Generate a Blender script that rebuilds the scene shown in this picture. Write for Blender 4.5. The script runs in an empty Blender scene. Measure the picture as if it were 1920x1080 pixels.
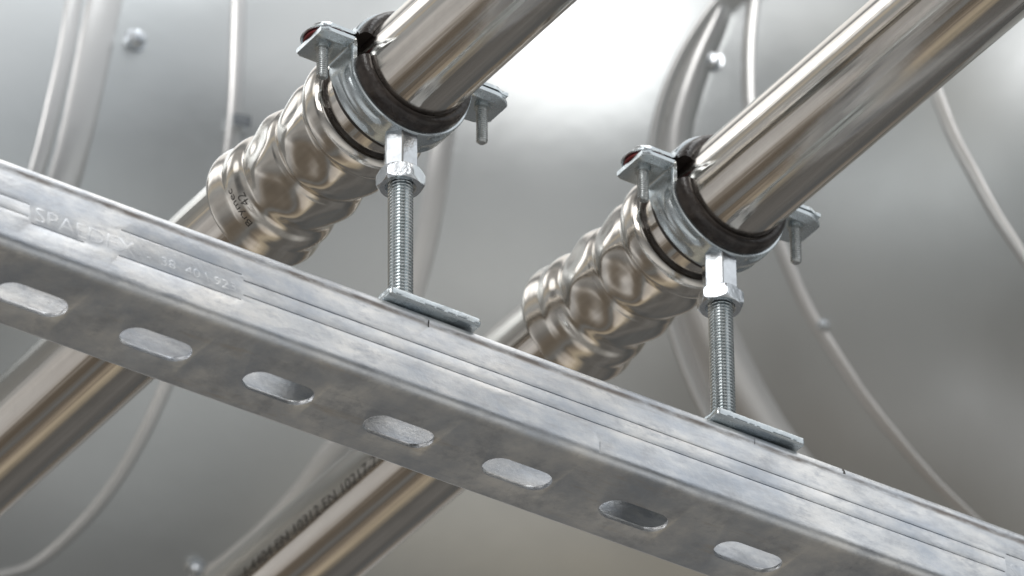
import bpy, bmesh, math, random
from mathutils import Vector, Matrix, noise
R = math.radians
S = 0.001            # geometry below is written in millimetres
scene = bpy.context.scene
col = scene.collection
random.seed(4)

# ------------------------------------------------------------------ camera
RT = Vector((0.83299657, -0.55322718, -0.0075106)).normalized()
FW = Vector((0.45820119, 0.68217981, 0.56980907)).normalized()
UP = RT.cross(FW).normalized()
CAM = Vector((-1042.64616805, -1833.64237481, -1472.26388705))
cam_d = bpy.data.cameras.new('camera')
cam = bpy.data.objects.new('camera', cam_d); col.objects.link(cam)
cam_d.sensor_width = 36; cam_d.lens = 14156.66/1920*36
cam_d.clip_start = 0.05; cam_d.clip_end = 60
cam.matrix_world = Matrix.Translation(CAM*S) @ Matrix((RT, UP, -FW)).transposed().to_4x4()
cam_d.dof.use_dof = True
cam_d.dof.focus_distance = 2.705
cam_d.dof.aperture_fstop = 0.2654/0.0150
scene.camera = cam

# ------------------------------------------------------------------ view
scene.view_settings.view_transform = 'Standard'
scene.view_settings.look = 'None'
scene.view_settings.exposure = 0
scene.view_settings.gamma = 1
scene.view_settings.use_curve_mapping = False

# ------------------------------------------------------------------ world: the plant room around the pipes
world = bpy.data.worlds.new('World'); scene.world = world
world.use_nodes = True
nt = world.node_tree; nt.nodes.clear()
def N(t, **k):
    n = nt.nodes.new(t)
    for a, b in k.items(): setattr(n, a, b)
    return n
def M(op, a, b=None, c=None, clamp=False):
    n = N('ShaderNodeMath', operation=op); n.use_clamp = clamp
    for i, v in enumerate((a, b, c)):
        if v is None: continue
        if isinstance(v, (int, float)): n.inputs[i].default_value = v
        else: nt.links.new(v, n.inputs[i])
    return n.outputs[0]
def sm(v, a, b):
    n = N('ShaderNodeMapRange', interpolation_type='SMOOTHSTEP')
    nt.links.new(v, n.inputs['Value']); n.inputs['From Min'].default_value = a; n.inputs['From Max'].default_value = b
    return n.outputs['Result']
def ramp(fac, stops):
    n = N('ShaderNodeValToRGB'); e = n.color_ramp.elements
    nt.links.new(fac, n.inputs[0])
    stops = [s for s in stops]
    while len(e) < len(stops): e.new(0.5)
    for el, (p, c) in zip(e, stops):
        el.position = p; el.color = (c[0], c[1], c[2], 1)
    return n.outputs[0]
tc = N('ShaderNodeTexCoord'); sx = N('ShaderNodeSeparateXYZ'); nt.links.new(tc.outputs['Generated'], sx.inputs[0])
dx, dy, dz = sx.outputs
ang = M('ARCTAN2', dz, dx)                      # angle round the pipe axis, -pi..pi
fa = M('FRACT', M('ADD', M('DIVIDE', ang, 2*math.pi), 1.0))
def st(deg, v, t=(1, 1, 1)): return (deg/360, (v*t[0], v*t[1], v*t[2]))
W_ = (1.0, .99, .97); B_ = (1, .86, .70); G_ = (.95, 1, 1.03); Y_ = (1, .88, .68)
far_side = ramp(fa, [   # tone bands shaped for the pipe reflections, looking along +Y
    st(0, .20, B_), st(28, .40, W_), st(56, 1.15, W_), st(90, 1.25, W_), st(100, .22, G_), st(107, .24, G_), st(116, .45, W_), st(135, .42, W_),
    st(143, .36, G_), st(149, .62, Y_), st(156, .36, G_), st(176, .42, W_), st(192, .30, W_), st(206, .22, W_), st(218, .17, B_), st(236, .14, B_),
    st(246, .20, G_), st(254, .14, B_), st(264, .32, B_), st(274, .50, Y_), st(282, .40, Y_), st(291, .13, W_), st(306, .125, W_), st(320, .17, W_), st(334, .15, W_), st(347, .11, G_)])
el = M('ADD', M('MULTIPLY', dz, .5), .5)
near_side = ramp(el, [  # floor, walls and windows behind the camera, by height
    (0.0, (.20, .20, .195)), (.07, (.32, .32, .312)), (.15, (.66, .665, .655)), (.24, (.54, .542, .535)), (.36, (.20, .202, .20)), (.46, (.07, .073, .075)),
    (.54, (.20, .21, .22)), (.62, (.56, .59, .62)), (.72, (.80, .83, .86)), (.85, (1.1, 1.12, 1.14)), (1.0, (1.5, 1.5, 1.5))])
# added glow from behind and below the camera, brightens the duct centre
dt3 = N('ShaderNodeVectorMath', operation='DOT_PRODUCT'); nt.links.new(tc.outputs['Generated'], dt3.inputs[0])
dt3.inputs[1].default_value = Vector((-.66, -.56, -.48)).normalized()
dt4 = N('ShaderNodeVectorMath', operation='DOT_PRODUCT'); nt.links.new(tc.outputs['Generated'], dt4.inputs[0])
dt4.inputs[1].default_value = Vector((-.12, .08, -1.0)).normalized()
warm = N('ShaderNodeVectorMath', operation='SCALE'); warm.inputs[0].default_value = (1, .985, .96); nt.links.new(M('MULTIPLY', sm(dt4.outputs['Value'], .93, .985), .38), warm.inputs['Scale'])  # added glow from straight below, for highlights on the couplings
dt5 = N('ShaderNodeVectorMath', operation='DOT_PRODUCT'); nt.links.new(tc.outputs['Generated'], dt5.inputs[0])
dt5.inputs[1].default_value = Vector((-.27, -.93, .24)).normalized()
duct_glow = M('MULTIPLY', sm(dt5.outputs['Value'], .955, .988), .95)  # added glow behind the camera, brightens the top of the duct
strip = M('MULTIPLY', M('MULTIPLY', sm(fa, 108/360, 114/360), sm(fa, 141/360, 135/360)), M('MULTIPLY', sm(dy, .32, .52), 1.8))
patch = M('MULTIPLY', sm(dt3.outputs['Value'], .74, .97), .12)
wmix = sm(dy, .10, -.25)
azf = N('ShaderNodeMapRange', interpolation_type='SMOOTHSTEP'); nt.links.new(dx, azf.inputs['Value'])
azf.inputs['From Min'].default_value = -.30; azf.inputs['From Max'].default_value = .20; azf.inputs['To Min'].default_value = .10; azf.inputs['To Max'].default_value = 1.0
hi_ = sm(dz, -.1, .2)
azm = M('ADD', M('MULTIPLY', hi_, azf.outputs[0]), M('SUBTRACT', 1.0, hi_))
nsv = N('ShaderNodeVectorMath', operation='SCALE'); nt.links.new(near_side, nsv.inputs[0]); nt.links.new(azm, nsv.inputs['Scale'])
mx = N('ShaderNodeMixRGB'); nt.links.new(wmix, mx.inputs[0]); nt.links.new(far_side, mx.inputs[1]); nt.links.new(nsv.outputs[0], mx.inputs[2])
# uneven clutter of a real room
mp = N('ShaderNodeMapping'); nt.links.new(tc.outputs['Generated'], mp.inputs[0]); mp.inputs['Scale'].default_value = (3.2, 1.3, 4.5)
nz = N('ShaderNodeTexNoise'); nt.links.new(mp.outputs[0], nz.inputs['Vector']); nz.inputs['Scale'].default_value = 1.6; nz.inputs['Detail'].default_value = 5
cl = N('ShaderNodeMapRange'); nt.links.new(nz.outputs['Fac'], cl.inputs['Value'])
cl.inputs['From Min'].default_value = .32; cl.inputs['From Max'].default_value = .68; cl.inputs['To Min'].default_value = .86; cl.inputs['To Max'].default_value = 1.14
vm = N('ShaderNodeVectorMath', operation='SCALE'); nt.links.new(mx.outputs[0], vm.inputs[0]); nt.links.new(cl.outputs[0], vm.inputs['Scale'])
# a bright window high up to the left
dt = N('ShaderNodeVectorMath', operation='DOT_PRODUCT'); nt.links.new(tc.outputs['Generated'], dt.inputs[0])
dt.inputs[1].default_value = Vector((-.79, -.12, .60)).normalized()
win = M('MULTIPLY', sm(dt.outputs['Value'], .978, .990), 1.5)
ad = N('ShaderNodeVectorMath', operation='ADD'); nt.links.new(vm.outputs[0], ad.inputs[0]); dp = N('ShaderNodeVectorMath', operation='DOT_PRODUCT'); nt.links.new(tc.outputs['Generated'], dp.inputs[0]); dp.inputs[1].default_value = (.776, .572, -.265)
dq = N('ShaderNodeVectorMath', operation='DOT_PRODUCT'); nt.links.new(tc.outputs['Generated'], dq.inputs[0]); dq.inputs[1].default_value = Vector((-.62, .74, -.12)).normalized()
glow_ = M('MULTIPLY', sm(dq.outputs['Value'], .90, .99), .16)  # added soft glow, lifts the lower right of the duct
streak_glow = M('MULTIPLY', M('MULTIPLY', sm(M('ABSOLUTE', dp.outputs['Value']), .15, .03), sm(dq.outputs['Value'], .88, .97)), .28)  # added stripe of light, gives the duct its diagonal streak
nt.links.new(M('ADD', M('ADD', win, patch), M('ADD', M('ADD', M('ADD', streak_glow, glow_), duct_glow), strip)), ad.inputs[1])
ad2 = N('ShaderNodeVectorMath', operation='ADD'); bg = N('ShaderNodeBackground'); nt.links.new(ad.outputs[0], ad2.inputs[0]); nt.links.new(warm.outputs[0], ad2.inputs[1]); nt.links.new(ad2.outputs[0], bg.inputs['Color']); bg.inputs['Strength'].default_value = 1.0
wo = N('ShaderNodeOutputWorld'); nt.links.new(bg.outputs[0], wo.inputs['Surface'])

# ------------------------------------------------------------------ lamps
def area(name, pos, target, sx_, sy_, power, color=(1, 1, 1)):
    l = bpy.data.lights.new(name, 'AREA'); l.shape = 'RECTANGLE'; l.size = sx_; l.size_y = sy_; l.energy = power; l.color = color
    o = bpy.data.objects.new(name, l); col.objects.link(o); o.location = pos
    o.rotation_euler = (Vector(target)-Vector(pos)).to_track_quat('-Z', 'Y').to_euler()
    return o
area('window_lamp', (-2.10, -1.75, 1.42), (.25, .1, .2), 1.45, 1.9, 47, (1, .99, .98))
area('top_fill_lamp', (.3, -.6, 2.2), (.2, .1, .1), .5, 1.6, 12, (.95, .98, 1))  # added fill light from above

# ------------------------------------------------------------------ materials
def mat(name):
    m = bpy.data.materials.new(name); m.use_nodes = True
    t = m.node_tree; b = t.nodes['Principled BSDF']
    return m, t, b
def tn(t, kind, **k):
    n = t.nodes.new(kind)
    for a, v in k.items(): setattr(n, a, v)
    return n
def noise_chain(t, scale=(1, 1, 1), s=5, detail=4, rough=.5, lo=.35, hi=.65, coord='Object', tmin=0., tmax=1.):
    c = tn(t, 'ShaderNodeTexCoord'); mp = tn(t, 'ShaderNodeMapping'); mp.inputs['Scale'].default_value = scale
    n = tn(t, 'ShaderNodeTexNoise'); n.inputs['Scale'].default_value = s; n.inputs['Detail'].default_value = detail; n.inputs['Roughness'].default_value = rough
    r = tn(t, 'ShaderNodeMapRange'); r.inputs['From Min'].default_value = lo; r.inputs['From Max'].default_value = hi
    r.inputs['To Min'].default_value = tmin; r.inputs['To Max'].default_value = tmax
    t.links.new(c.outputs[coord], mp.inputs[0]); t.links.new(mp.outputs[0], n.inputs['Vector']); t.links.new(n.outputs['Fac'], r.inputs['Value'])
    return r.outputs['Result']
def mixc(t, fac, a, b):
    n = tn(t, 'ShaderNodeMixRGB')
    for i, v in ((0, fac), (1, a), (2, b)):
        if hasattr(v, 'links') or hasattr(v, 'is_linked'): t.links.new(v, n.inputs[i])
        elif i == 0: n.inputs[0].default_value = v
        else: n.inputs[i].default_value = (*v, 1)
    return n.outputs[0]
def bump(t, b, h, strength, dist, prev=None):
    n = tn(t, 'ShaderNodeBump'); n.inputs['Strength'].default_value = strength; n.inputs['Distance'].default_value = dist
    t.links.new(h, n.inputs['Height'])
    if prev is not None: t.links.new(prev, n.inputs['Normal'])
    t.links.new(n.outputs[0], b.inputs['Normal']); return n.outputs[0]

def stainless(name, base, base2, r0, r1, streak, fine=.02, aniso=0):
    m, t, b = mat(name); b.inputs['Metallic'].default_value = 1
    f = noise_chain(t, (1, .03, 1), 260, 5, lo=.38, hi=.62)
    t.links.new(mixc(t, f, base, base2), b.inputs['Base Color'])
    f2 = noise_chain(t, (1, .02, 1), 300, 4, lo=.3, hi=.7, tmin=r0, tmax=r1)
    t.links.new(f2, b.inputs['Roughness'])
    h = noise_chain(t, (1, .012, 1), 420, 3)
    n1 = bump(t, b, h, streak, .00012)
    h2 = noise_chain(t, (1, 1, 1), 55, 3)
    bump(t, b, h2, fine, .0006, n1)
    if aniso:
        tg = tn(t, 'ShaderNodeTangent'); tg.direction_type = 'RADIAL'; tg.axis = 'Y'; t.links.new(tg.outputs[0], b.inputs['Tangent'])
        b.inputs['Anisotropic'].default_value = aniso; b.inputs['Anisotropic Rotation'].default_value = .25
        # faint finger marks and dust
        f4 = noise_chain(t, (1, .35, 1), 60, 6, .65, .50, .66)
        t.links.new(mixc(t, f4, b.inputs['Base Color'].links[0].from_socket, tuple(v*.86 for v in base)), b.inputs['Base Color'])
    return m
M_PIPE = stainless('brushed_stainless', (.72, .68, .63), (.60, .56, .515), .085, .145, .30, .05, .92)
M_FIT = stainless('pressed_stainless', (.72, .685, .635), (.64, .60, .55), .12, .22, .03, .05)

def zinc(name, c1, c2, r0, r1, bs=.05):
    m, t, b = mat(name); b.inputs['Metallic'].default_value = .95
    f = noise_chain(t, (1, 1, 1), 160, 4); t.links.new(mixc(t, f, c1, c2), b.inputs['Base Color'])
    f2 = noise_chain(t, (1, 1, 1), 230, 4, tmin=r0, tmax=r1); t.links.new(f2, b.inputs['Roughness'])
    bump(t, b, noise_chain(t, (1, 1, 1), 420, 4), bs, .0006)
    return m
M_ZINC = zinc('zinc_plate', (.64, .69, .715), (.58, .63, .655), .22, .30)
M_ZROD = zinc('zinc_thread', (.66, .69, .70), (.56, .60, .61), .10, .18, .0)
M_NUT = zinc('zinc_nut', (.74, .77, .80), (.62, .65, .68), .14, .24, .05)
M_SCREW = zinc('zinc_screw', (.60, .62, .62), (.48, .50, .50), .22, .34, .08)

def galvanised():
    m, t, b = mat('galvanised_steel'); b.inputs['Metallic'].default_value = .97
    f = noise_chain(t, (10, 10, 24), 2.6, 8, .66, .37, .63)
    base = mixc(t, f, (.57, .605, .655), (.90, .89, .87))
    f3 = noise_chain(t, (22, 22, 60), 3.0, 6, .7, .50, .66)
    base = mixc(t, f3, base, (.56, .575, .60))
    scr = noise_chain(t, (.02, 1, 1), 900, 3, .5, .62, .75)
    scm = tn(t, 'ShaderNodeMath', operation='MULTIPLY'); t.links.new(scr, scm.inputs[0]); scm.inputs[1].default_value = .22
    base = mixc(t, scm.outputs[0], base, (.42, .42, .42))
    # warm dried stain in patches low on the section (web and bend)
    sp = noise_chain(t, (1, 1, 1), 750, 3, .6, .66, .78)
    sps = tn(t, 'ShaderNodeMath', operation='MULTIPLY'); t.links.new(sp, sps.inputs[0]); sps.inputs[1].default_value = .35
    base = mixc(t, sps.outputs[0], base, (.40, .40, .40))
    stn = noise_chain(t, (7, 30, 30), 2.0, 6, .7, .55, .70)
    geo = tn(t, 'ShaderNodeNewGeometry'); sep = tn(t, 'ShaderNodeSeparateXYZ'); t.links.new(geo.outputs['Position'], sep.inputs[0])
    mr = tn(t, 'ShaderNodeMapRange', interpolation_type='SMOOTHSTEP'); t.links.new(sep.outputs['Z'], mr.inputs['Value'])
    mr.inputs['From Min'].default_value = .0035; mr.inputs['From Max'].default_value = .0008
    mu = tn(t, 'ShaderNodeMath', operation='MULTIPLY'); t.links.new(mr.outputs[0], mu.inputs[0]); t.links.new(stn, mu.inputs[1])
    base = mixc(t, mu.outputs[0], base, (.62, .58, .53))
    # patchy darker line just under the rolled lip
    w1 = tn(t, 'ShaderNodeMapRange', interpolation_type='SMOOTHSTEP'); t.links.new(sep.outputs['Z'], w1.inputs['Value'])
    w1.inputs['From Min'].default_value = .0288; w1.inputs['From Max'].default_value = .0305
    w2 = tn(t, 'ShaderNodeMapRange', interpolation_type='SMOOTHSTEP'); t.links.new(sep.outputs['Z'], w2.inputs['Value'])
    w2.inputs['From Min'].default_value = .0320; w2.inputs['From Max'].default_value = .0311
    g = noise_chain(t, (14, 14, 60), 3.0, 6, .7, .40, .60)
    m1 = tn(t, 'ShaderNodeMath', operation='MULTIPLY'); t.links.new(w1.outputs[0], m1.inputs[0]); t.links.new(w2.outputs[0], m1.inputs[1])
    m2 = tn(t, 'ShaderNodeMath', operation='MULTIPLY'); t.links.new(m1.outputs[0], m2.inputs[0]); t.links.new(g, m2.inputs[1])
    base = mixc(t, m2.outputs[0], base, (.30, .27, .25))
    t.links.new(base, b.inputs['Base Color'])
    t.links.new(noise_chain(t, (14, 14, 30), 3, 6, .6, .3, .7, tmin=.28, tmax=.50), b.inputs['Roughness'])
    n1 = bump(t, b, noise_chain(t, (1, 1, 1), 520, 5, .6), .12, .0003)
    n2 = bump(t, b, noise_chain(t, (6, 30, 40), 6, 4), .08, .0005, n1)
    bump(t, b, noise_chain(t, (12, 12, 12), 5, 3), .12, .001, n2)
    return m
M_GALV = galvanised()

def rubber():
    m, t, b = mat('black_rubber')
    f = noise_chain(t, (1, 1, 1), 130, 5, .6, .45, .7)
    t.links.new(mixc(t, f, (.020, .015, .013), (.060, .048, .041)), b.inputs['Base Color'])
    t.links.new(noise_chain(t, (1, 1, 1), 90, 4, tmin=.22, tmax=.38), b.inputs['Roughness'])
    bump(t, b, noise_chain(t, (1, 1, 1), 500, 4), .2, .0005)
    return m
M_RUB = rubber()

def simple(name, c, rough=.5, metal=0):
    m, t, b = mat(name); b.inputs['Metallic'].default_value = metal
    f = noise_chain(t, (1, 1, 1), 300, 3)
    t.links.new(mixc(t, f, c, tuple(v*.8 for v in c)), b.inputs['Base Color']); b.inputs['Roughness'].default_value = rough
    return m
M_RED = simple('red_plastic', (.15, .012, .012), .35)
M_INK = simple('dark_ink', (.06, .054, .048), .5)

def aluminium(name, a, c, r0, r1):
    m, t, b = mat(name); b.inputs['Metallic'].default_value = .92
    f = noise_chain(t, (3, 3, 3), 2.2, 5, .5, .30, .70)
    base = mixc(t, f, a, c)
    t.links.new(base, b.inputs['Base Color'])
    t.links.new(noise_chain(t, (4, 4, 4), 2, 5, .6, .3, .7, tmin=r0, tmax=r1), b.inputs['Roughness'])
    n1 = bump(t, b, noise_chain(t, (5, 5, 5), 1.2, 2), .14, .004)
    bump(t, b, noise_chain(t, (9, 9, 9), 3, 3), .10, .001, n1)
    return m
M_ALU = aluminium('aluminium_cladding', (.575, .60, .605), (.655, .67, .67), .32, .46)
M_BEAD = aluminium('aluminium_bead', (.60, .60, .59), (.70, .69, .68), .30, .42)

# ------------------------------------------------------------------ mesh helpers
def link(name, verts, faces, m, parent=None, smooth=35):
    me = bpy.data.meshes.new(name)
    me.from_pydata([(v[0]*S, v[1]*S, v[2]*S) for v in verts], [], faces)
    bm = bmesh.new(); bm.from_mesh(me); bmesh.ops.remove_doubles(bm, verts=bm.verts, dist=1e-7); bmesh.ops.recalc_face_normals(bm, faces=bm.faces); bm.to_mesh(me); bm.free()
    me.materials.append(m); me.shade_smooth(); me.set_sharp_from_angle(angle=R(smooth))
    o = bpy.data.objects.new(name, me); col.objects.link(o)
    if parent: o.parent = parent
    return o
def empty(name, loc, label, cat, group=None):
    o = bpy.data.objects.new(name, None); col.objects.link(o); o.location = Vector(loc)*S; o.empty_display_size = .01
    return tag(o, label, cat, group)
def tag(o, label, cat, group=None):
    o['label'] = label; o['category'] = cat
    if group: o['group'] = group
    return o
def grid(rows, closed_u=False, closed_v=False, cap=False):
    n, k = len(rows), len(rows[0]); V = [p for r in rows for p in r]; F = []
    for i in range(n if closed_u else n-1):
        for j in range(k if closed_v else k-1):
            a = i*k+j; b_ = i*k+(j+1) % k; c = ((i+1) % n)*k+(j+1) % k; d = ((i+1) % n)*k+j
            F.append((a, b_, c, d))
    if cap: F.append(tuple(range(k))); F.append(tuple(range((n-1)*k, n*k)))
    return V, F
def revolve(prof, axis='z', n=64, c=(0, 0, 0), cap=True, rf=None):
    rows = []
    for a, r in prof:
        row = []
        for k in range(n):
            t = 2*math.pi*k/n; q = rf(a, t, r) if rf else r
            if axis == 'z': row.append((c[0]+q*math.cos(t), c[1]+q*math.sin(t), c[2]+a))
            else: row.append((c[0]+q*math.cos(t), c[1]+a, c[2]+q*math.sin(t)))
        rows.append(row)
    return grid(rows, closed_v=True, cap=cap)
def join(*vf):
    V, F = [], []
    for v, f in vf:
        o = len(V); V += list(v); F += [tuple(i+o for i in q) for q in f]
    return V, F
def boxvf(x0, x1, y0, y1, z0, z1):
    V = [(x, y, z) for x in (x0, x1) for y in (y0, y1) for z in (z0, z1)]
    return V, [(0, 1, 3, 2), (4, 6, 7, 5), (0, 4, 5, 1), (2, 3, 7, 6), (0, 2, 6, 4), (1, 5, 7, 3)]
def arc(cx, cy, r, a0, a1, n):
    return [(cx+r*math.cos(R(a0+(a1-a0)*i/n)), cy+r*math.sin(R(a0+(a1-a0)*i/n))) for i in range(n+1)]
def baked(o, name=None):
    dg = bpy.context.evaluated_depsgraph_get(); me = bpy.data.meshes.new_from_object(o.evaluated_get(dg))
    o.modifiers.clear(); o.data = me; return o

# ------------------------------------------------------------------ duct behind (large clad elbow)
s0 = 3250.0; kpx = s0/14156.66; RTH = 1150*kpx; RTB = 960*kpx
O = CAM+(s0-RTH)*FW+(850-960)*kpx*RT-(470-540)*kpx*UP
def tor(phi, th, off=0.0):
    e = math.sin(R(phi))*RT+math.cos(R(phi))*FW
    rr = RTB+off
    return O+e*(RTH+RTB-rr*math.cos(R(th)))+UP*rr*math.sin(R(th))
duct = empty('insulated_duct', O+FW*(RTH+RTB), 'large blurred grey metal-clad duct bend filling the background', 'duct')
def ctr(p): return (p - (O+FW*(RTH+RTB)))
rows = []
for i in range(97):
    phi = -82+176*i/96
    rows.append([ctr(tor(phi, -180+360*j/96)) for j in range(96)])
link('cladding', *grid(rows, closed_v=True, cap=True), M_ALU, duct, 50)
SEAM = {
 'a': [(-32.79, 31.91), (-34.61, 26.38), (-35.91, 22.43), (-38.3, 16.04), (-40.82, 9.35), (-43.84, 2.25), (-48, -6)],
 'b': [(-29.74, 32.08), (-31.71, 26.41), (-33.49, 21.13), (-35.61, 14.86), (-37.5, 9.39), (-40.21, 2.26), (-44, -6)],
 'c': [(-18.13, 32.45), (-18.84, 26.79), (-19.48, 21.4), (-20.07, 16.34), (-20.81, 11.37), (-22.0, 4.14), (-23.83, -4.19), (-25.42, -10.17), (-26.82, -15.02), (-28.52, -21.31), (-30.58, -27.84), (-32.79, -33.04), (-35.6, -37.79), (-39.56, -39.62), (-45, -42)],
 'mid': [(-.4, 24), (-0.59, 19.66), (-0.99, 12.72), (-2.09, 4.19), (-3.48, -3.0), (-5.65, -11.44), (-8.15, -18.96), (-10.84, -23.42), (-13.32, -28.8), (-16.42, -34.65), (-19.8, -39.94), (-23.06, -44.14)],
 'hl': [(26.15, 31.52), (24.37, 29.34), (22.8, 26.35), (20.94, 21.36), (19.84, 16.91), (19.24, 12.62), (19.2, 7.14), (19.51, 1.17), (20.23, -3.59), (21.18, -8.4), (22.39, -13.23), (24.18, -18.86), (26.33, -24.57), (28.81, -30.67), (31.78, -37.26)],
 'hr': [(24.9, 35), (24.5, 31.49), (24.43, 26.59), (23.74, 21.96), (22.9, 16.88), (22.43, 12.59), (22.71, 7.14), (23.48, 2.35), (24.77, -1.81), (26.08, -5.98), (27.64, -10.17), (29.59, -15.63), (31.6, -20.63), (33.93, -25.75), (36.3, -31.26)],
 'd': [(26.08, 32.15), (26.36, 28.0), (26.77, 23.22), (27.51, 17.46), (28.51, 11.28), (29.86, 5.87), (31.33, 1.72), (32.91, -2.41), (34.83, -7.15), (37.21, -11.61), (39.66, -16.44), (42.65, -21.75), (45.5, -26.84), (48.2, -31.2), (50.62, -35.72)],
 'e': [(41.79, 27.46), (44.53, 22.79), (47.33, 18.32), (50.9, 12.74), (54.27, 8.56), (57.73, 4.45), (61.77, 0.39), (66.81, -4.19)]}
def smooth_pts(P, n=8):
    out = []
    for i in range(len(P)-1):
        p0 = P[max(i-1, 0)]; p1 = P[i]; p2 = P[i+1]; p3 = P[min(i+2, len(P)-1)]
        for k in range(n):
            t = k/n
            out.append(tuple(.5*((2*b)+(-a+c)*t+(2*a-5*b+4*c-d)*t*t+(-a+3*b-3*c+d)*t**3) for a, b, c, d in zip(p0, p1, p2, p3)))
    out.append(P[-1]); return out
def bead(name, P, width, height, label=None):
    """raised swage following a path on the duct; half-round section"""
    Q = smooth_pts(P); rows = []
    pts = [tor(*q) for q in Q]
    for i, q in enumerate(Q):
        T = (pts[min(i+1, len(pts)-1)]-pts[max(i-1, 0)]).normalized()
        nrm = (tor(q[0], q[1], 1)-tor(q[0], q[1], 0)).normalized(); side = T.cross(nrm).normalized()
        row = []
        for k in range(11):
            t = -1+2*k/10
            row.append(ctr(pts[i]+side*width*t+nrm*(height*(math.cos(t*math.pi/2)**.8 if abs(t) < 1 else 0)-1.0*(abs(t) == 1))))
        rows.append(row)
    o = link(name, *grid(rows), M_BEAD, duct, 60)
    if label: o['label'] = label
    return o
bead('seam_bead', SEAM['a'], 4.5, 1.1)
bead('seam_bead', SEAM['b'], 9.0, 1.5, 'broad pale swage at upper left of the duct')
bead('seam_bead', SEAM['c'], 3.8, 1.4)
bead('seam_bead', SEAM['mid'], 6.0, 1.2)
bead('seam_bead', SEAM['hl'], 4.5, 10.0)
bead('seam_bead', SEAM['d'], 3.8, 1.4)
bead('seam_bead', SEAM['e'], 4.0, 1.1)
# wide joining collar between the two curved lines
rows = []
A_ = smooth_pts(SEAM['hl']); Bq = smooth_pts(SEAM['hr'])
for a_, b_ in zip(A_, Bq):
    row = []
    for k in range(13):
        t = k/12; q = (a_[0]+(b_[0]-a_[0])*t, a_[1]+(b_[1]-a_[1])*t)
        row.append(ctr(tor(q[0], q[1], 7.5*math.sin(math.pi*min(max(t, 0), 1))**.4-.5)))
    rows.append(row)
link('joining_collar', *grid(rows), M_BEAD, duct, 60)
def hexscrew(phi, th, r, name='duct_screw'):
    p = tor(phi, th); nrm = (tor(phi, th, 1)-p).normalized(); q = nrm.to_track_quat('Z', 'Y')
    V, F = revolve([(-1, r*1.3), (.6, r*1.3), (.8, r), (r*.9, r), (r*1.25, r*.75), (r*1.35, r*.3)], n=18)
    V = [ctr(p+q @ Vector(v)) for v in V]
    link(name, V, F, M_NUT, duct, 40)
for a_ in ((-28.8, 23.99, 4.0), (23.65, 21.51, 3.4), (-21.14, -38.43, 3.6), (36.2, -8.34, 2.2)): hexscrew(*a_)
# small clip riding on the second seam
p = tor(-19.87, 14.33); nrm = (tor(-19.87, 14.33, 1)-p).normalized(); q = nrm.to_track_quat('Z', 'Y')
V, F = boxvf(-4, 4, -2.6, 2.6, -1, 5); link('seam_clip', [ctr(p+q @ Vector(v)) for v in V], F, M_NUT, duct)

# ------------------------------------------------------------------ strut channel
Wd, Hd, T_ = 45.4, 35.2, 2.0
strut = empty('strut_channel', (0, 0, 0), 'long galvanised steel channel with oval slots crossing the whole picture', 'steel channel')
outer = []
outer += [(7.5, 27.5), (7.5, 33.0)]                        # (y,z) start: inner end of the returned lip
# outer skin of near side, from lip to web, then mirrored
near = [(8.0, 27.0), (8.0, 33.0)] + arc(5.8, 33.0, 2.2, 0, 90, 5)[1:] + arc(3.05, 32.05, 3.15, 90, 186, 12) + \
       [(0.05, 30.9), (0.16, 30.3), (0.0, 29.3)] + [(0, 22), (0, 12)] + arc(4.2, 4.2, 4.2, 180, 270, 12)
inner = arc(4.2, 4.2, 2.4, 270, 180, 7) + [(1.8, 12), (1.8, 22), (1.8, 30.5)] + arc(3.3, 32.0, 1.3, 180, 90, 4) + \
        arc(5.2, 32.6, .9, 90, 0, 3) + [(6.3, 32.0), (6.3, 27.0)]
far_o = [(Wd-y, z) for y, z in reversed(near)]; far_i = [(Wd-y, z) for y, z in reversed(inner)]
prof = near+far_o+far_i[0:0]
ring = near+far_o+[(Wd-y, z) for y, z in [(6.3, 27.0), (6.3, 32.0)] + list(reversed(arc(5.2, 32.6, .9, 90, 0, 3)))[1:] + list(reversed(arc(3.3, 32.0, 1.3, 180, 90, 4))) + [(1.8, 30.5), (1.8, 22), (1.8, 12)] + list(reversed(arc(4.2, 4.2, 2.4, 270, 180, 7)))] + inner
X0, X1 = -90, 560
V, F = grid([[(X0+(X1-X0)*i/52, y, z) for y, z in ring] for i in range(53)], closed_v=True, cap=True)
ch = link('channel_body', V, F, M_GALV, strut, 28)
# cutters: slots, grooves, small nicks
parts = []
XS, YS = 6.9, 24.6
for i in range(-1, 11):
    cx = XS+50*i; pts = [(cx+7.5+x, YS+y) for x, y in arc(0, 0, 6.3, -90, 90, 14)]+[(cx-7.5+x, YS+y) for x, y in arc(0, 0, 6.3, 90, 270, 14)]
    n = len(pts); V = [(x, y, -5) for x, y in pts]+[(x, y, 6) for x, y in pts]
    parts.append((V, [(j, (j+1) % n, n+(j+1) % n, n+j) for j in range(n)]+[tuple(range(n)), tuple(range(2*n-1, n-1, -1))]))
def groove(x0, x1, z0, z1=None, w=.46, d=.60):
    z1 = z0 if z1 is None else z1
    V = [(x0, -2, z0-w/2), (x0, d, z0-w/2), (x0, d, z0+w/2), (x0, -2, z0+w/2), (x1, -2, z1-w/2), (x1, d, z1-w/2), (x1, d, z1+w/2), (x1, -2, z1+w/2)]
    return V, [(0, 1, 2, 3), (7, 6, 5, 4), (0, 4, 5, 1), (1, 5, 6, 2), (2, 6, 7, 3), (3, 7, 4, 0)]
for g in ((-88, -9.0, 19.4, 19.4), (-88, -9.2, 14.2, 14.2), (27.5, 76.2, 22.7, 22.4), (-8, 13, 11.9, 11.85), (26.8, 76.2, 11.8, 11.9), (77.0, 405.2, 20.3, 20.5), (77.0, 405, 14.2, 14.5),
          (406, 500, 22.6, 22.6), (406.5, 500, 11.9, 11.9)):
    parts.append(groove(*g))
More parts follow.
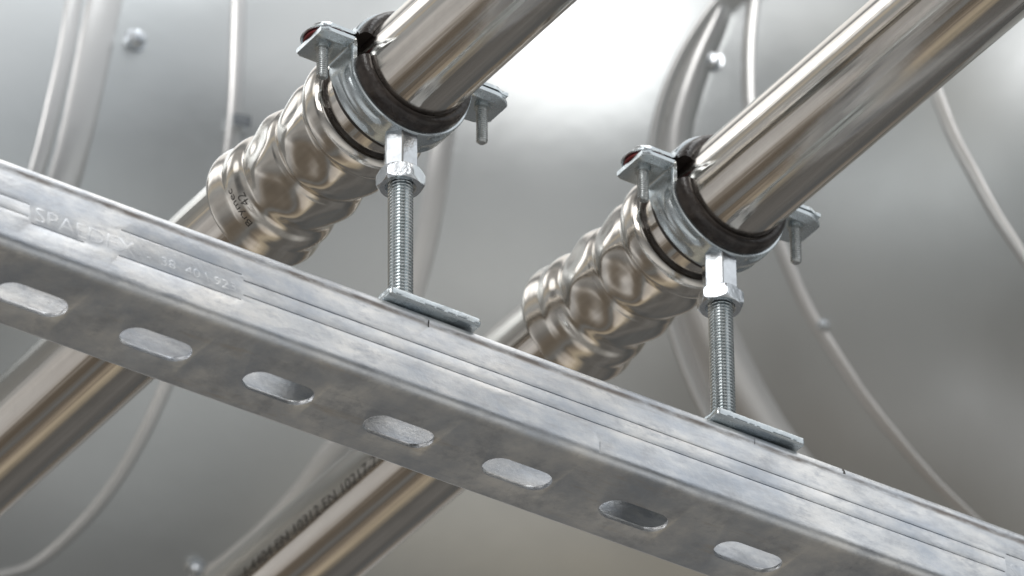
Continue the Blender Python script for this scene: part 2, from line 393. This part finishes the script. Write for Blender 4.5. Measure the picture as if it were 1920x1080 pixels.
parts.append(boxvf(153.2, 153.75, -1, 1.1, 29.2, 32.2)); parts.append(boxvf(293.5, 293.85, -1, .4, 30.4, 33))
parts.append(boxvf(225.75, 226.0, -1, .35, 1.2, 7.0)); 
cv, cf = join(*parts)
cut = link('cutter', cv, cf, M_GALV); 
mod = ch.modifiers.new('b', 'BOOLEAN'); mod.object = cut; mod.operation = 'DIFFERENCE'; mod.solver = 'EXACT'
bv = ch.modifiers.new('bev', 'BEVEL'); bv.width = .00022; bv.segments = 2; bv.limit_method = 'ANGLE'; bv.angle_limit = R(55); bv.use_clamp_overlap = True
bpy.context.view_layer.update(); baked(ch); ch.data.shade_smooth(); ch.data.set_sharp_from_angle(angle=R(30))
bpy.data.objects.remove(cut)

def text_mesh(body, size, depth=0.0, spacing=1.0, bevel=0.0):
    c = bpy.data.curves.new('t', 'FONT'); c.body = body; c.size = size; c.extrude = depth; c.space_character = spacing; c.bevel_depth = bevel; c.bevel_resolution = 1; c.resolution_u = 6
    o = bpy.data.objects.new('t', c); col.objects.link(o); bpy.context.view_layer.update()
    me = bpy.data.meshes.new_from_object(o.evaluated_get(bpy.context.evaluated_depsgraph_get()))
    bpy.data.objects.remove(o); return me
def emboss(body, x, z, size, width):
    me = text_mesh(body, size, .06, 1.0, .05)
    xs = [v.co.x for v in me.vertices]; s = width/(max(xs)-min(xs)); x00 = min(xs)
    V = [(x+(v.co.x-x00)*s, .097-v.co.z, z+v.co.y) for v in me.vertices]; F = [tuple(p.vertices) for p in me.polygons]
    o = link('embossed_lettering', V, F, M_GALV, strut, 30); return o
emboss('SPAEDEX', -6.5, 13.3, 8.6, 40)
emboss('-  38  40 \\ 923', 38, 14.3, 5.0, 36)
emboss('SPAEDEX', 407.5, 13.3, 8.6, 40)
for z_ in (12.4, 22.3): pass

def lip_mark(x0, x1, za, zb, lean):
    pts = [p_ for p_ in near if p_[0] < 4 and za <= p_[1] <= zb]
    rows = [[(x+lean*(zb-z), y-.035 if z < 33 else y-.03, z+(.035 if z > 33 else 0)) for x in (x0+.25*math.sin(i*2), x1)] for i, (y, z) in enumerate(pts)]
    link('dark_mark', *grid(rows), M_INK, strut, 60)  # thin dark strip laid just proud of the lip
lip_mark(331.9, 332.9, 31.4, 40, .12); lip_mark(153.2, 153.7, 30.6, 32.2, .1)

# ------------------------------------------------------------------ pipes
PX1, PX2, PZ, PR = 155.9, 296.0, 150.3, 20.45
YC = 22.0
def pipe_vf(cx, y0, y1, r=PR, wall=1.5):
    return revolve([(y0, r-wall), (y0, r), (y1, r), (y1, r-wall), (y0, r-wall)], 'y', 128, (cx, 0, PZ), cap=False)
def pipe(x, y0, y1, label, nm):
    V, F = pipe_vf(0, y0, y1, PR)
    o = link('steel_pipe', [(v[0], v[1], v[2]-PZ) for v in V], F, M_PIPE, None, 30); o.location = Vector((x, 0, PZ))*S
    return tag(o, label, 'pipe', 'stainless steel pipes running over the channel')
skew1, skew2 = -0.0028, 0.0035
for x, sk, la, lb in ((PX1, skew1, 'left polished stainless pipe above the channel, leaving the picture at top centre', 'far length of the left stainless pipe, emerging under the channel at lower left'),
                      (PX2, skew2, 'right polished stainless pipe above the channel, leaving the picture at the top right corner', 'far length of the right stainless pipe under the channel, printed with EN numbers')):
    a_ = pipe(x, -330, 72, la, 'a'); b_ = pipe(x, 76, 520, lb, 'b')
    for o in (a_, b_): o.rotation_euler = (0, 0, -math.atan(sk)); o.location = Vector((x-sk*YC, 0, PZ))*S
    if x == PX2: far2 = b_
def wrap_text(name, body, size, parent, r, y_at, phi0, mode, width=None, rad=None):
    """ink on a cylinder round +Y; mode 'along' reads toward the camera, 'round' reads up the circumference"""
    me = text_mesh(body, size)
    bm = bmesh.new(); bm.from_mesh(me)
    bmesh.ops.triangulate(bm, faces=bm.faces)
    for _ in range(2): bmesh.ops.subdivide_edges(bm, edges=[e for e in bm.edges if e.calc_length() > .7], cuts=1)
    xs = [v.co.x for v in bm.verts]; s = (width/(max(xs)-min(xs))) if width else 1; x00 = min(xs)
    V = []
    for v in bm.verts:
        tx, ty = (v.co.x-x00)*s, v.co.y
        if mode == 'along': y = y_at-tx; ph = phi0-math.degrees(ty/r)
        else: y = y_at+ty; ph = phi0-math.degrees(tx/r)
        rr = rad(y, R(ph)) if rad else r
        V.append((rr*math.cos(R(ph)), y, rr*math.sin(R(ph))))
    F = [tuple(v.index for v in f.verts) for f in bm.faces]; bm.free()
    return link(name, V, F, M_INK, parent, 30)
wrap_text('printed_marking', '1.4404 EN 10312 EN 10217-7', 6.3, far2, PR+.06, 324, 204, 'along', width=97)

# ------------------------------------------------------------------ press couplings
FITL = 74.2
def fit_base(a):
    P = FITP
    for i in range(len(P)-1):
        if a <= P[i+1][0]:
            (x0, y0), (x1, y1) = P[i], P[i+1]
            def sl(k):
                k0, k1 = max(k-1, 0), min(k+1, len(P)-1); return (P[k1][1]-P[k0][1])/(P[k1][0]-P[k0][0])
            h = x1-x0; t = (a-x0)/h; m0, m1 = sl(i)*h, sl(i+1)*h
            return (2*t**3-3*t*t+1)*y0+(t**3-2*t*t+t)*m0+(-2*t**3+3*t*t)*y1+(t**3-t*t)*m1
    return P[-1][1]
FITP = [(0, 1.2), (.6, 2.5), (2.0, 3.9), (4.2, 4.7), (6.6, 4.9), (9.0, 4.3), (11.0, 2.7), (12.4, 1.3), (13.6, .9), (15.5, 1.3), (18.5, 2.1), (22, 2.5), (26, 2.3), (29.5, 1.5), (31.4, .8), (32.3, .5), (33.2, .8), (36, 1.8), (40, 2.4), (44, 2.4), (48, 1.9), (51.5, 1.1),
        (53.6, .7), (55.4, 1.1), (58.2, 2.7), (60.5, 3.3), (62.6, 3.3), (64.6, 3.2), (67.5, 3.8), (70.5, 4.5), (72.6, 4.6), (73.8, 3.9), (74.2, 2.6)]
def bumpf(a, c, w):
    t = abs(a-c)/w; return (math.cos(min(t, 1)*math.pi)*.5+.5)
LOBE = {'seed': 0, 'turn': 0.0}
def fit_r(a, ph):
    r = PR+fit_base(a); sd = LOBE['seed']
    z1, z2 = bumpf(a, 21.8+.5*math.sin(ph+sd), 10.0), bumpf(a, 43.2+.5*math.sin(2*ph+sd), 10.0)
    out = 0.0
    for z, sh, q in ((z1, 0.0, 1), (z2, R(3.0), 2)):
        p_ = ph-R(229+LOBE['turn'])-sh
        f = (math.cos(6*p_)*.5+.5)**.8
        lob = 1+.16*math.sin(round(p_/R(60))*2.3+sd*1.7+q)
        mark = .16*math.exp(-((a-(21.8 if q == 1 else 43.2)+8.6)/.55)**2)*(1-f)
        out += z*(1.0-2.3*f*lob)+mark
    out += .10*noise.noise(Vector((math.cos(ph)*2.2, a*.11, math.sin(ph)*2.2+sd*5)))
    return r+out
def coupling(x, sk, label, text):
    e = empty('press_coupling', (x+sk*18, 40.6, PZ), label, 'pipe coupling', 'press couplings on the stainless pipes')
    LOBE['seed'] = 1 if text else 4; LOBE['turn'] = 0.0 if text else -5.0
    n = 144; rows = []
    N_ = 220
    for i in range(N_+1):
        a = FITL*i/N_; rows.append([(fit_r(a, 2*math.pi*k/n)*math.cos(2*math.pi*k/n), a*1.03, fit_r(a, 2*math.pi*k/n)*math.sin(2*math.pi*k/n)) for k in range(n)])
    for aa, rr in ((FITL, PR+.3), (0, PR+.3)):
        row = [(rr*math.cos(2*math.pi*k/n), aa, rr*math.sin(2*math.pi*k/n)) for k in range(n)]
        rows = rows+[row] if aa else [row]+rows
    link('coupling_body', *grid(rows, closed_v=True), M_FIT, e, 45)
    V, F = revolve([(-.25, PR+.02), (-.25, PR+1.1), (.5, PR+1.2)], 'y', 96, cap=False); link('sealing_ring', V, F, M_RUB, e)
    if text:
        wrap_text('printed_marking', 'Brymec', 4.2, e, PR+3, 61.5, 237, 'round', width=15.5, rad=lambda y, p: fit_r(y/1.03, p)+.07)
        wrap_text('printed_marking', '42', 4.2, e, PR+3, 57.6, 221, 'round', width=5, rad=lambda y, p: fit_r(y/1.03, p)+.07)
    return e
coupling(PX1, skew1, 'press coupling with printed size mark on the left pipe behind the left clamp', True)
coupling(PX2, skew2, 'plain dented press coupling on the right pipe behind the right clamp', False)

# ------------------------------------------------------------------ pipe clamps
def sweep(path, sect):
    """path: list of (x,z,nx,nz,hw,tp) ; sect(i,s): list of (y, offset) closed section"""
    rows = []
    for i, (x, z, nx, nz) in enumerate(path):
        rows.append([(x+nx*o, y, z+nz*o) for y, o in sect(i/(len(path)-1))])
    return grid(rows, closed_v=True, cap=True)
def band_path(sign, ear_h, ear_l, RO):
    """half ring through angle 270*sign side, ears going out in +-x. sign=-1 lower half, +1 upper"""
    pts = []
    L = ear_l
    h = ear_h
    # left ear (x negative) to arc
    a0 = 180 if sign < 0 else 180
    br = 3.0
    P = []
    # ear flat
    for t in (0, .25, .5, .75, 1): P.append((-L+(L-RO-br)*t, h))
    for t in range(1, 7):
        a = 90*t/6; P.append((-RO-br+br*math.sin(R(a)), h+sign*(br-br*math.cos(R(a)))))
    s_ang = math.degrees(math.asin(min(1, abs(h+sign*br)/RO)))*(1 if (h+sign*br)*sign > 0 else -1)
    for t in range(1, 48):
        a = 180*t/48; aa = 180-sign*s_ang*0+(-sign)*a
        P.append((RO*math.cos(R(aa)), RO*math.sin(R(aa))))
    for (x, z) in reversed(P[:11]): P.append((-x, z))
    return P
def clean(P):
    out = [P[0]]
    for p_ in P[1:]:
        if math.hypot(p_[0]-out[-1][0], p_[1]-out[-1][1]) > .35: out.append(p_)
    return out
def lower_pts(RO, h, L, br=2.6, sign=-1, nose=0):
    # ears at height h (relative to pipe centre), ring radius RO. Lower half: the ring wall rises to h, then bends out.
    P = [(-L+(L-RO-br)*t/6, h) for t in range(7)]
    P += [(-RO-br+br*math.sin(R(a)), h+sign*(br-br*math.cos(R(a)))) for a in range(15, 91, 15)]
    zc = h+sign*br
    if zc*sign < 0:      # straight stretch down to the centre line
        nst = 3; P += [(-RO, zc+(0-zc)*t/nst) for t in range(1, nst+1)]; a0 = 0
    else: a0 = math.degrees(math.asin(min(.99, zc*sign/RO)))
    n = 60
    P += [(-RO*math.cos(R(a0+(180-2*a0)*t/n)), sign*RO*math.sin(R(a0+(180-2*a0)*t/n))) for t in range(1, n)]
    left = [p_ for p_ in P if p_[0] < 0]
    P = left+[(0, sign*RO)]+[(-x, z) for x, z in reversed(left)]
    return clean(P)
def with_normals(P, sign):
    out = []
    for i, p_ in enumerate(P):
        a = P[max(0, i-1)]; b = P[min(len(P)-1, i+1)]
        tx, tz = b[0]-a[0], b[1]-a[1]; l = math.hypot(tx, tz); tx /= l; tz /= l
        nx, nz = (tz, -tx) if sign < 0 else (-tz, tx)
        out.append((p_[0], p_[1], nx, nz))
    return out
def ss(a, b, x):
    t = min(1, max(0, (x-a)/(b-a))); return t*t*(3-2*t)
def band(parent, sign, RO, h, L, name, groove=True, hw_ear=9.6, round_right=False, LR=None):
    LR = LR or L
    P = [((x if x < RO+3 else RO+3+(x-RO-3)*(LR-RO-3)/(L-RO-3)), z) for x, z in lower_pts(RO, h, L, sign=sign)]
    P = with_normals(P, sign)
    rows = []
    for (x, z, nx, nz) in P:
        ax = abs(x); ang = math.degrees(math.atan2(abs(z), ax))
        w = 6.6+(hw_ear-6.6)*ss(RO-1.6, RO+1.5, ax)
        tip = ss(L-9, L, ax)
        if round_right and x > 0: w = w*(math.sqrt(max(0.0, 1-(max(0, ax-(LR-8))/8.1)**2))*.45+.55)
        else: w = w-1.2*ss(L-1.2, L, ax)
        g = 0.0
        if groove and ax < RO-.3: g = ss(8, 18, ang)*(1-ss(62, 70, ang))
        er = ss(RO+1, RO+4, ax)*(1-ss(L-2.5, L-1.0, ax))     # long stiffening crease on the ear
        c = lambda v: v
        sec = [(-w, 0), (-w, 1.5), (-w+.5, 1.9), (-w+1.3, 1.9-.25*g), (-w+2.0, 1.9-.85*g), (-w*.42, 1.9-.85*g), (-w*.30, 1.9+.15*g+.0*er),
               (0, 1.9+.25*g), (w*.30, 1.9+.15*g), (w*.42, 1.9-.85*g), (w-2.0, 1.9-.85*g), (w-1.3, 1.9-.25*g), (w-.5, 1.9), (w, 1.5), (w, 0)]
        if er > 0: sec[3] = (-w+2.6, 1.9); sec[4] = (-w+3.4, 1.9+.7*er); sec[5] = (-w+4.4, 1.9+.75*er); sec[6] = (-w+5.4, 1.9)
        rows.append([(x+nx*o, y, z+nz*o) for y, o in sec])
    return link(name, *grid(rows, closed_v=True, cap=True), M_ZINC, parent, 50)
def lining(parent, a0, a1, name):
    # angles in the xz plane; cap ends
    sec = [(-11.7, .08), (-12.1, .9), (-12.0, 1.9), (-11.5, 2.8), (-10.6, 3.5), (-9.4, 3.9), (-6.7, 4.3), (-6.7, 3.4), (6.7, 3.4), (6.7, 4.4), (7.8, 4.4), (8.6, 4.2), (8.9, 3.0), (8.9, .08)]
    n = 72; rows = []
    for i in range(n+1):
        a = R(a0+(a1-a0)*i/n)
        rows.append([((PR+o)*math.cos(a), y, (PR+o)*math.sin(a)) for y, o in sec])
    return link(name, *grid(rows, closed_v=True, cap=True), M_RUB, parent, 50)
def thread(r0, r1, pitch, z0, z1, n=40, taper=True, sub=8):
    rows = []; m = int((z1-z0)/(pitch/sub))
    for i in range(m+1):
        z = z0+(z1-z0)*i/m; row = []
        e = min(1, (z-z0)/(pitch*.8), (z1-z)/(pitch*.4)) if taper else 1
        for k in range(n):
            f = (z/pitch-k/n) % 1.0; tri = 1-abs(2*f-1); v = min(1, max(0, (tri-.18)/.58))
            r = r0+(r1-r0)*v
            if taper: r = min(r, r0-.35+(r1-r0+.35)*e) if e < 1 else r
            t = 2*math.pi*k/n; row.append((r*math.cos(t), r*math.sin(t), z))
        rows.append(row)
    return grid(rows, closed_v=True, cap=True)
def hexprism(R_, z0, z1, phase, cham, bore=0.0, top_ch=True):
    """hexagon with turned chamfers; phase in degrees of the first corner; bore: recessed hole radius at z0"""
    n = 96; rows = []; ap = R_*math.cos(R(30))
    def rh(t):
        d = (math.degrees(t)-phase) % 60-30; return ap/math.cos(R(d))
    zs = [(z0, 'c', 0), (z0+cham*.5, 'c', .5), (z0+cham, 'c', 1), (z1-cham, 'c', 1), (z1, 'c', 0 if top_ch else 1)]
    def ring_(z, lim): return [(min(rh(2*math.pi*k/n), lim)*math.cos(2*math.pi*k/n), min(rh(2*math.pi*k/n), lim)*math.sin(2*math.pi*k/n), z) for k in range(n)]
    if bore:
        rows.append([(bore*math.cos(2*math.pi*k/n), bore*math.sin(2*math.pi*k/n), z0+1.6) for k in range(n)])
        rows.append([(bore*math.cos(2*math.pi*k/n), bore*math.sin(2*math.pi*k/n), z0+.7) for k in range(n)])
        rows.append([((bore+.8)*math.cos(2*math.pi*k/n), (bore+.8)*math.sin(2*math.pi*k/n), z0) for k in range(n)])
    span = R_-ap
    m = 8
    for i in range(m+1):
        t = i/m; rows.append(ring_(z0+cham*t, ap*.985+(span+.02*ap)*t))
    for i in range(m+1):
        t = i/m; tt = 1-t if top_ch else 1
        rows.append(ring_(z1-cham+cham*t, ap*.985+(span+.02*ap)*tt))
    return grid(rows, closed_v=True, cap=True)
AZ = math.degrees(math.atan2(RT.y, RT.x))       # azimuth of the camera's right
def clamp(x, sk, side, hex_ph):
    e = empty('pipe_clamp', (x, YC, PZ), 'zinc and rubber clamp gripping the %s pipe, with a red washer on its left bolt' % side, 'pipe clamp', 'rubber lined pipe clamps')
    band(e, -1, PR+3.5, 4.4, 39.5, 'lower_band', round_right=True, LR=42.5)
    band(e, 1, PR+3.5, 6.1, 38.0, 'upper_band', groove=False, hw_ear=8.6, LR=42.0)
    lining(e, 188, 357.5, 'rubber_lining'); lining(e, 3, 163, 'rubber_lining')
    # boss the rod screws into
    link('hex_boss', *hexprism(6.75, -41.0, -PR-4.6, AZ-85+0, .35, 0, False), M_NUT, e, 25) if False else None
    h = link('hex_boss', *hexprism(6.75, -42.0, -PR-4.9, AZ-hex_ph, .5), M_NUT, e, 22)
    for sx_, rr in ((-33.6, 1), (34.6, 0)):
        V1 = revolve([(3.0-3.0, 2.15), (3.0-2.9, 2.9), (1.2-.6, 2.95), (1.35, 2.9), (1.5, 3.3)], n=32)
        V2 = thread(1.65, 2.15, .95, -12.6 if rr else -15.2, 1.6, 28, True, 8)
        # pan head with cross recess
        hd = revolve([(5.85, 1), (5.85, 4.2), (8.4 if rr else 6.6, 4.6), (9.6 if rr else 7.9, 4.2), (10.6 if rr else 8.9, 3.2), (10.9 if rr else 9.2, 2.0), (10.5, 1.6), (9.4 if rr else 8.4, 1.4)], n=32)
        V, F = join(V1, V2, hd)
        sc = link('clamp_bolt', [(sx_+a, b+(-1.0 if rr == 0 else 0), c+1.2) for a, b, c in V], F, M_SCREW, e, 30)
        if rr:
            V, F = revolve([(0, 3), (0, 8.0), (.25, 8.4), (1.1, 8.4), (1.3, 8.1), (1.3, 3)], n=48)
            link('red_washer', [(v[0]+sx_+1.6, v[1], v[2]+4.55) for v in V], F, M_RED, e, 30)
            V, F = revolve([(0, 8.0), (0, 8.6), (.3, 8.9), (.7, 8.7), (1.0, 7.4), (1.0, 3)], n=48, cap=False)
            link('cover_washer', [(v[0]+sx_+.9, v[1], v[2]+5.9) for v in V], F, M_ZINC, e, 30)
    return e
clamp(PX1, skew1, 'left', 85-60)
clamp(PX2, skew2, 'right', 80.6-60)

# ------------------------------------------------------------------ rods, lock nuts, sliding plates
for x, side, ph in ((PX1, 'left', 0.0), (PX2, 'right', 15.0)):
    V, F = thread(3.5, 4.62, 1.42, 35.5, 109.5, 44, True, 10)
    o = link('threaded_rod', [(a, b, c-35.5) for a, b, c in V], F, M_ZROD, None, 60)
    o.location = Vector((x, YC, 35.5))*S; o.rotation_euler = (0, 0, R(40 if side == 'left' else 110))
    tag(o, 'upright zinc threaded rod carrying the %s pipe clamp above the channel' % side, 'threaded rod', 'threaded rods standing on the channel')
    V, F = hexprism(8.95, 0, 6.4, AZ-ph, 1.15, 5.0)
    o = link('lock_nut', V, F, M_NUT, None, 22); o.location = Vector((x, YC, 103.4))*S
    tag(o, 'hexagon lock nut tight under the %s clamp at the top of its rod' % side, 'nut', 'hexagon lock nuts on the rods')
    # plate
    rows = []
    hx, y0, y1 = 19.3, -25.5, 24.5
    out = []
    rc = 1.2
    for cx_, cy_, a0 in ((hx-rc, y1-rc, 0), (-hx+rc, y1-rc, 90), (-hx+rc, y0+rc, 180), (hx-rc, y0+rc, 270)):
        out += arc(cx_, cy_, rc, a0, a0+90, 4)
    def jig(i, amp): return amp*(random.random()-.5)
    dense = []
    for i in range(len(out)):
        a = out[i]; b = out[(i+1) % len(out)]; L = math.hypot(a[0]-b[0], a[1]-b[1]); m = max(1, int(L/.8))
        for j in range(m): dense.append((a[0]+(b[0]-a[0])*j/m, a[1]+(b[1]-a[1])*j/m))
    cxm, cym = 0, -.5
    for z, ins, am in ((0, .35, 0), (.25, .05, .06), (1.0, 0, .12), (1.9, .0, .22), (2.7, .12, .22), (3.1, .6, .1), (3.2, 1.2, 0)):
        rows.append([(px_-(1 if px_ > 0 else -1)*(ins+jig(0, am)) if abs(px_) > hx-2 else px_, py_-(1 if py_ > 0 else -1)*(ins+jig(0, am)) if (py_ > y1-2 or py_ < y0+2) else py_, z) for px_, py_ in dense])
    V, F = grid(rows, closed_v=True, cap=True)
    o = link('slide_plate', V, F, M_ZINC, None, 45); o.location = Vector((x-1.5, YC, 35.35))*S
    tag(o, 'rectangular zinc plate lying across the channel under the %s rod' % side, 'plate', 'zinc plates under the rods')
